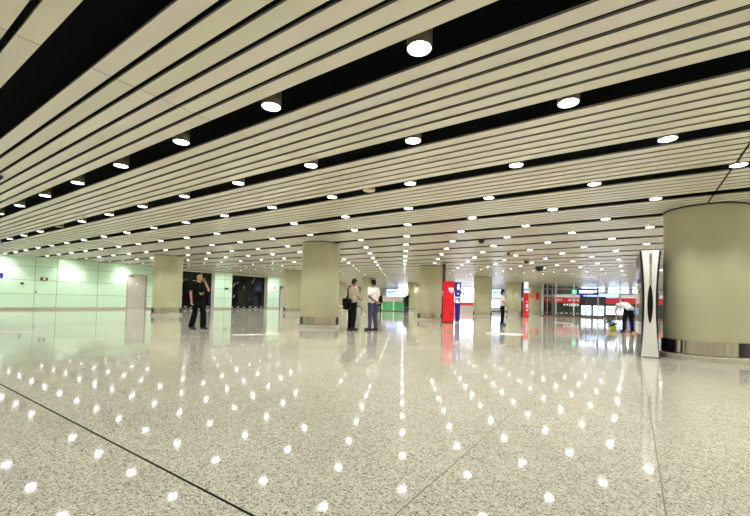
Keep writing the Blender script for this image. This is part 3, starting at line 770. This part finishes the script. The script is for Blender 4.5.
def pose(**k):
    d = dict(pelvis=(0, 0, .96), chest=(0, .0, 1.29), neck=(0, -.015, 1.46), head=(0, .02, 1.615),
             shL=(-.175, -.01, 1.405), shR=(.175, -.01, 1.405), elL=(-.225, -.03, 1.12), elR=(.225, -.03, 1.12), wrL=(-.235, .05, .88), wrR=(.235, .05, .88),
             hipL=(-.085, 0, .93), hipR=(.085, 0, .93), knL=(-.10, .02, .50), knR=(.10, .02, .50), anL=(-.11, -.03, .09), anR=(.11, -.03, .09),
             toL=(-.13, .14, .035), toR=(.13, .14, .035))
    d.update(k); return d
def cap_part(t, S, hd, HM, m, peak=True):
    b = Body(); b.ell(hd + HM @ V(0, -.012, .098), (.096, .106, .042), HM); b.ell(hd + HM @ V(0, -.012, .07), (.082, .094, .03), HM)
    c = b.build('cap', m, t, .008, 3)
    if peak:
        p = Body(); p.ell(hd + HM @ V(0, .09, .068), (.058, .036, .009), HM); p.build('peak', m, c, .006, 2)
    return c
def rz_face(dx, dy): return math.atan2(dy, dx) - math.pi/2
# directions as seen from the camera
def view_dirs(x, y):
    d = Vector((x, y, 0)).normalized(); return d, Vector((d.y, -d.x, 0))     # away, right

# --- guard in black on the phone, walking towards the viewer
gx, gy = -11.12, 6.68
aw, ri = view_dirs(gx, gy); f = -aw*.8 + ri*.55
def ex_guard(t, S, hd, HM, ax, fwd):
    c = cap_part(t, S, hd, HM, M['blackcloth'])
    b = bmesh.new(); g = bmesh.ops.create_uvsphere(b, u_segments=10, v_segments=6, radius=.016)
    for v in g['verts']: v.co = hd + HM @ (V(0, .096, .10) + V(v.co.x, v.co.y*.3, v.co.z))
    obj('badge', b, M['gold'], c, True)
    ph = bx(-.012, .012, -.035, .035, -.065, .065, mt=Matrix.Translation(S['wrL'] + V(.03, .04, .075)) @ Matrix.Rotation(.5, 4, 'Y'), bev=.006)
    p = obj('phone', ph, M['dark'], None); p.parent = t
    b = bmesh.new(); tube(b, [(-.10, .115, 1.13), (-.04, .14, 1.07), (.03, .14, 1.06), (.07, .13, 1.12), (.02, .14, 1.10), (-.02, .14, 1.12)], .009, 8); obj('gold_braid', b, M['gold'], t, True)
    for s in 'LR':
        obj('epaulette', bx(-.045, .045, -.028, .028, -.006, .008, mt=Matrix.Translation(S['sh'+s]*.84 + V(0, 0, .2295 + .0725)) @ Matrix.Rotation(.12*(1 if s == 'R' else -1), 4, 'Y'), bev=.003), M['gold'], t)
person('person', 'person in a black short-sleeved uniform and cap, walking with a phone at the ear', (gx, gy, 0), rz_face(f.x, f.y),
       pose(elR=(.245, -.03, 1.13), wrR=(.25, .03, .87), elL=(-.27, .10, 1.20), wrL=(-.150, .09, 1.455), hdL=(.35, -.35, .8), pnL=(1, -.1, .0),
            knL=(-.09, .13, .52), anL=(-.10, .14, .10), toL=(-.12, .31, .036), knR=(.09, -.01, .50), anR=(.10, -.15, .11), toR=(.11, .01, .036), look=(-4, 4), curl=.5),
       M['skin'], M['blackcloth'], M['blackcloth'], M['dark'], ex_guard, flare=.03)
# --- man with the shoulder bag
gx, gy = -7.76, 10.10
aw, ri = view_dirs(gx, gy); f = aw*.70 + ri*.70
def ex_bag(t, S, hd, HM, ax, fwd):
    # strap from the right shoulder across the back to the left hip
    bb = bmesh.new(); bx_ = -.20
    bag = bx(-.16, .16, -.08, .08, .0, .37, bev=.03, mt=Matrix.Translation((-.02, -.215, .69)) @ Matrix.Rotation(math.radians(-6), 4, 'Z'))
    o = obj('shoulder_bag', bag, M['darkcloth'], t, True)
    fl = bx(-.155, .155, -.095, -.078, .13, .375, bev=.008, mt=Matrix.Translation((-.02, -.215, .69)) @ Matrix.Rotation(math.radians(-6), 4, 'Z')); obj('flap', fl, M['blackcloth'], o)
    st = bmesh.new()
    for pts in ([(-.03, -.17, 1.04), (-.05, -.165, 1.2), (-.085, -.150, 1.35), (-.075, -.10, 1.45), (-.07, -.03, 1.475)], [(-.19, -.16, 1.02), (-.215, .0, 1.14), (-.15, .12, 1.25), (-.09, .10, 1.40), (-.07, -.03, 1.475)]):
        tube(st, pts, .020, 8)
    obj('strap', st, M['blackcloth'], o, True)
person('person', 'man in a beige shirt with a black shoulder bag, seen from behind', (gx, gy, 0), rz_face(f.x, f.y),
       pose(elR=(.235, .02, 1.12), wrR=(.16, .22, 1.02), hdR=(-.5, .8, .0), elL=(-.24, -.03, 1.12), wrL=(-.20, .14, .92),
            head=(.01, .07, 1.615), look=(-12, -8), anL=(-.085, -.03, .09), anR=(.085, -.03, .09), knL=(-.09, .01, .5), knR=(.09, .01, .5), toL=(-.11, .14, .036), toR=(.11, .14, .036)), M['skin_dark'], M['beige'], M['darkcloth'], M['dark'], ex_bag)
# --- man in the white shirt with a hand behind his back
gx, gy = -7.28, 10.62
aw, ri = view_dirs(gx, gy); f = aw*.78 - ri*.6
person('person', 'man in a white shirt and slate blue trousers, one hand behind his back', (gx, gy, 0), rz_face(f.x, f.y),
       pose(elL=(-.255, -.12, 1.13), wrL=(-.02, -.185, .98), hdL=(1, -.1, -.35), pnL=(0, -1, 0), elR=(.235, .0, 1.12), wrR=(.20, .19, .96),
            look=(10, -4), knL=(-.11, .0, .5), anL=(-.15, -.04, .09), toL=(-.22, .12, .036), anR=(.12, -.03, .09)), M['skin_dark'], M['whitecloth'], M['bluecloth'], M['dark'])
# --- far person in dark clothes behind him
gx, gy = -16.55, 25.0
aw, ri = view_dirs(gx, gy); f = -aw
person('person', 'distant person in dark clothes half hidden behind the man in the white shirt', (gx, gy, 0), rz_face(f.x, f.y),
       pose(sleeve=1.9), M['skin'], M['darkcloth'], M['darkcloth'], M['dark'], scale=.97)
# --- guard with clasped hands
gx, gy = -5.22, 18.6
aw, ri = view_dirs(gx, gy); f = ri*.95 + aw*.12
def ex_g2(t, S, hd, HM, ax, fwd):
    cap_part(t, S, hd, HM, M['blackcloth'])
    for s in 'LR': obj('epaulette', bx(-.045, .045, -.03, .03, -.006, .008, mt=Matrix.Translation(S['sh'+s]*.84 + V(0, 0, .2295 + .0725)) @ Matrix.Rotation(.12*(1 if s == 'R' else -1), 4, 'Y'), bev=.003), M['blackcloth'], t)
person('person', 'guard in a pale pink shirt and dark cap, standing with clasped hands', (gx, gy, 0), rz_face(f.x, f.y),
       pose(elL=(-.235, .02, 1.12), wrL=(-.07, .22, .93), hdL=(.75, .3, -.45), elR=(.235, .02, 1.12), wrR=(.07, .22, .93), hdR=(-.75, .3, -.45), pnL=(0, -1, 0), pnR=(0, -1, 0), look=(0, -4), sleeve=.6, curl=.6),
       M['skin'], M['pinkcloth'], M['blackcloth'], M['dark'], ex_g2, hair='long', scale=.97)
# --- person bending over the potted plant
gx, gy = -.21, 18.40
aw, ri = view_dirs(gx, gy); f = aw*.84 - ri*.54
person('person', 'person in a pale grey shirt and black trousers bending over the potted plant', (gx, gy, 0), rz_face(f.x, f.y),
       pose(pelvis=(0, -.08, .95), chest=(0, .24, 1.10), neck=(0, .40, 1.13), head=(0, .535, 1.07), look=(0, -55), shL=(-.175, .35, 1.10), shR=(.175, .35, 1.10),
            elL=(-.21, .42, .82), elR=(.22, .40, .82), wrL=(-.12, .50, .58), wrR=(.13, .50, .60), hdL=(.1, .3, -.9), hdR=(-.1, .3, -.9), pnL=(1, 0, 0), pnR=(-1, 0, 0),
            hipL=(-.09, -.08, .92), hipR=(.09, -.08, .92), knL=(-.14, -.03, .50), knR=(.14, -.03, .50), anL=(-.17, -.06, .09), anR=(.17, -.06, .09), toL=(-.19, .11, .036), toR=(.19, .11, .036)),
       M['skin'], M['greycloth'], M['darkcloth'], M['dark'])

# ------------------------------------------------------------------ world and colour
w = bpy.data.worlds.new('world'); scene.world = w; w.use_nodes = True
w.node_tree.nodes['Background'].inputs['Color'].default_value = (.85, .9, 1, 1); w.node_tree.nodes['Background'].inputs['Strength'].default_value = .6
scene.view_settings.view_transform = 'Standard'; scene.view_settings.look = 'None'
scene.view_settings.exposure = 0.5; scene.view_settings.gamma = 1.0
scene.cycles.use_denoising = True
scene.cycles.max_bounces = 8; scene.cycles.diffuse_bounces = 5; scene.cycles.glossy_bounces = 4; scene.cycles.transparent_max_bounces = 12
scene.cycles.sample_clamp_indirect = 8
scene.cycles.caustics_reflective = False
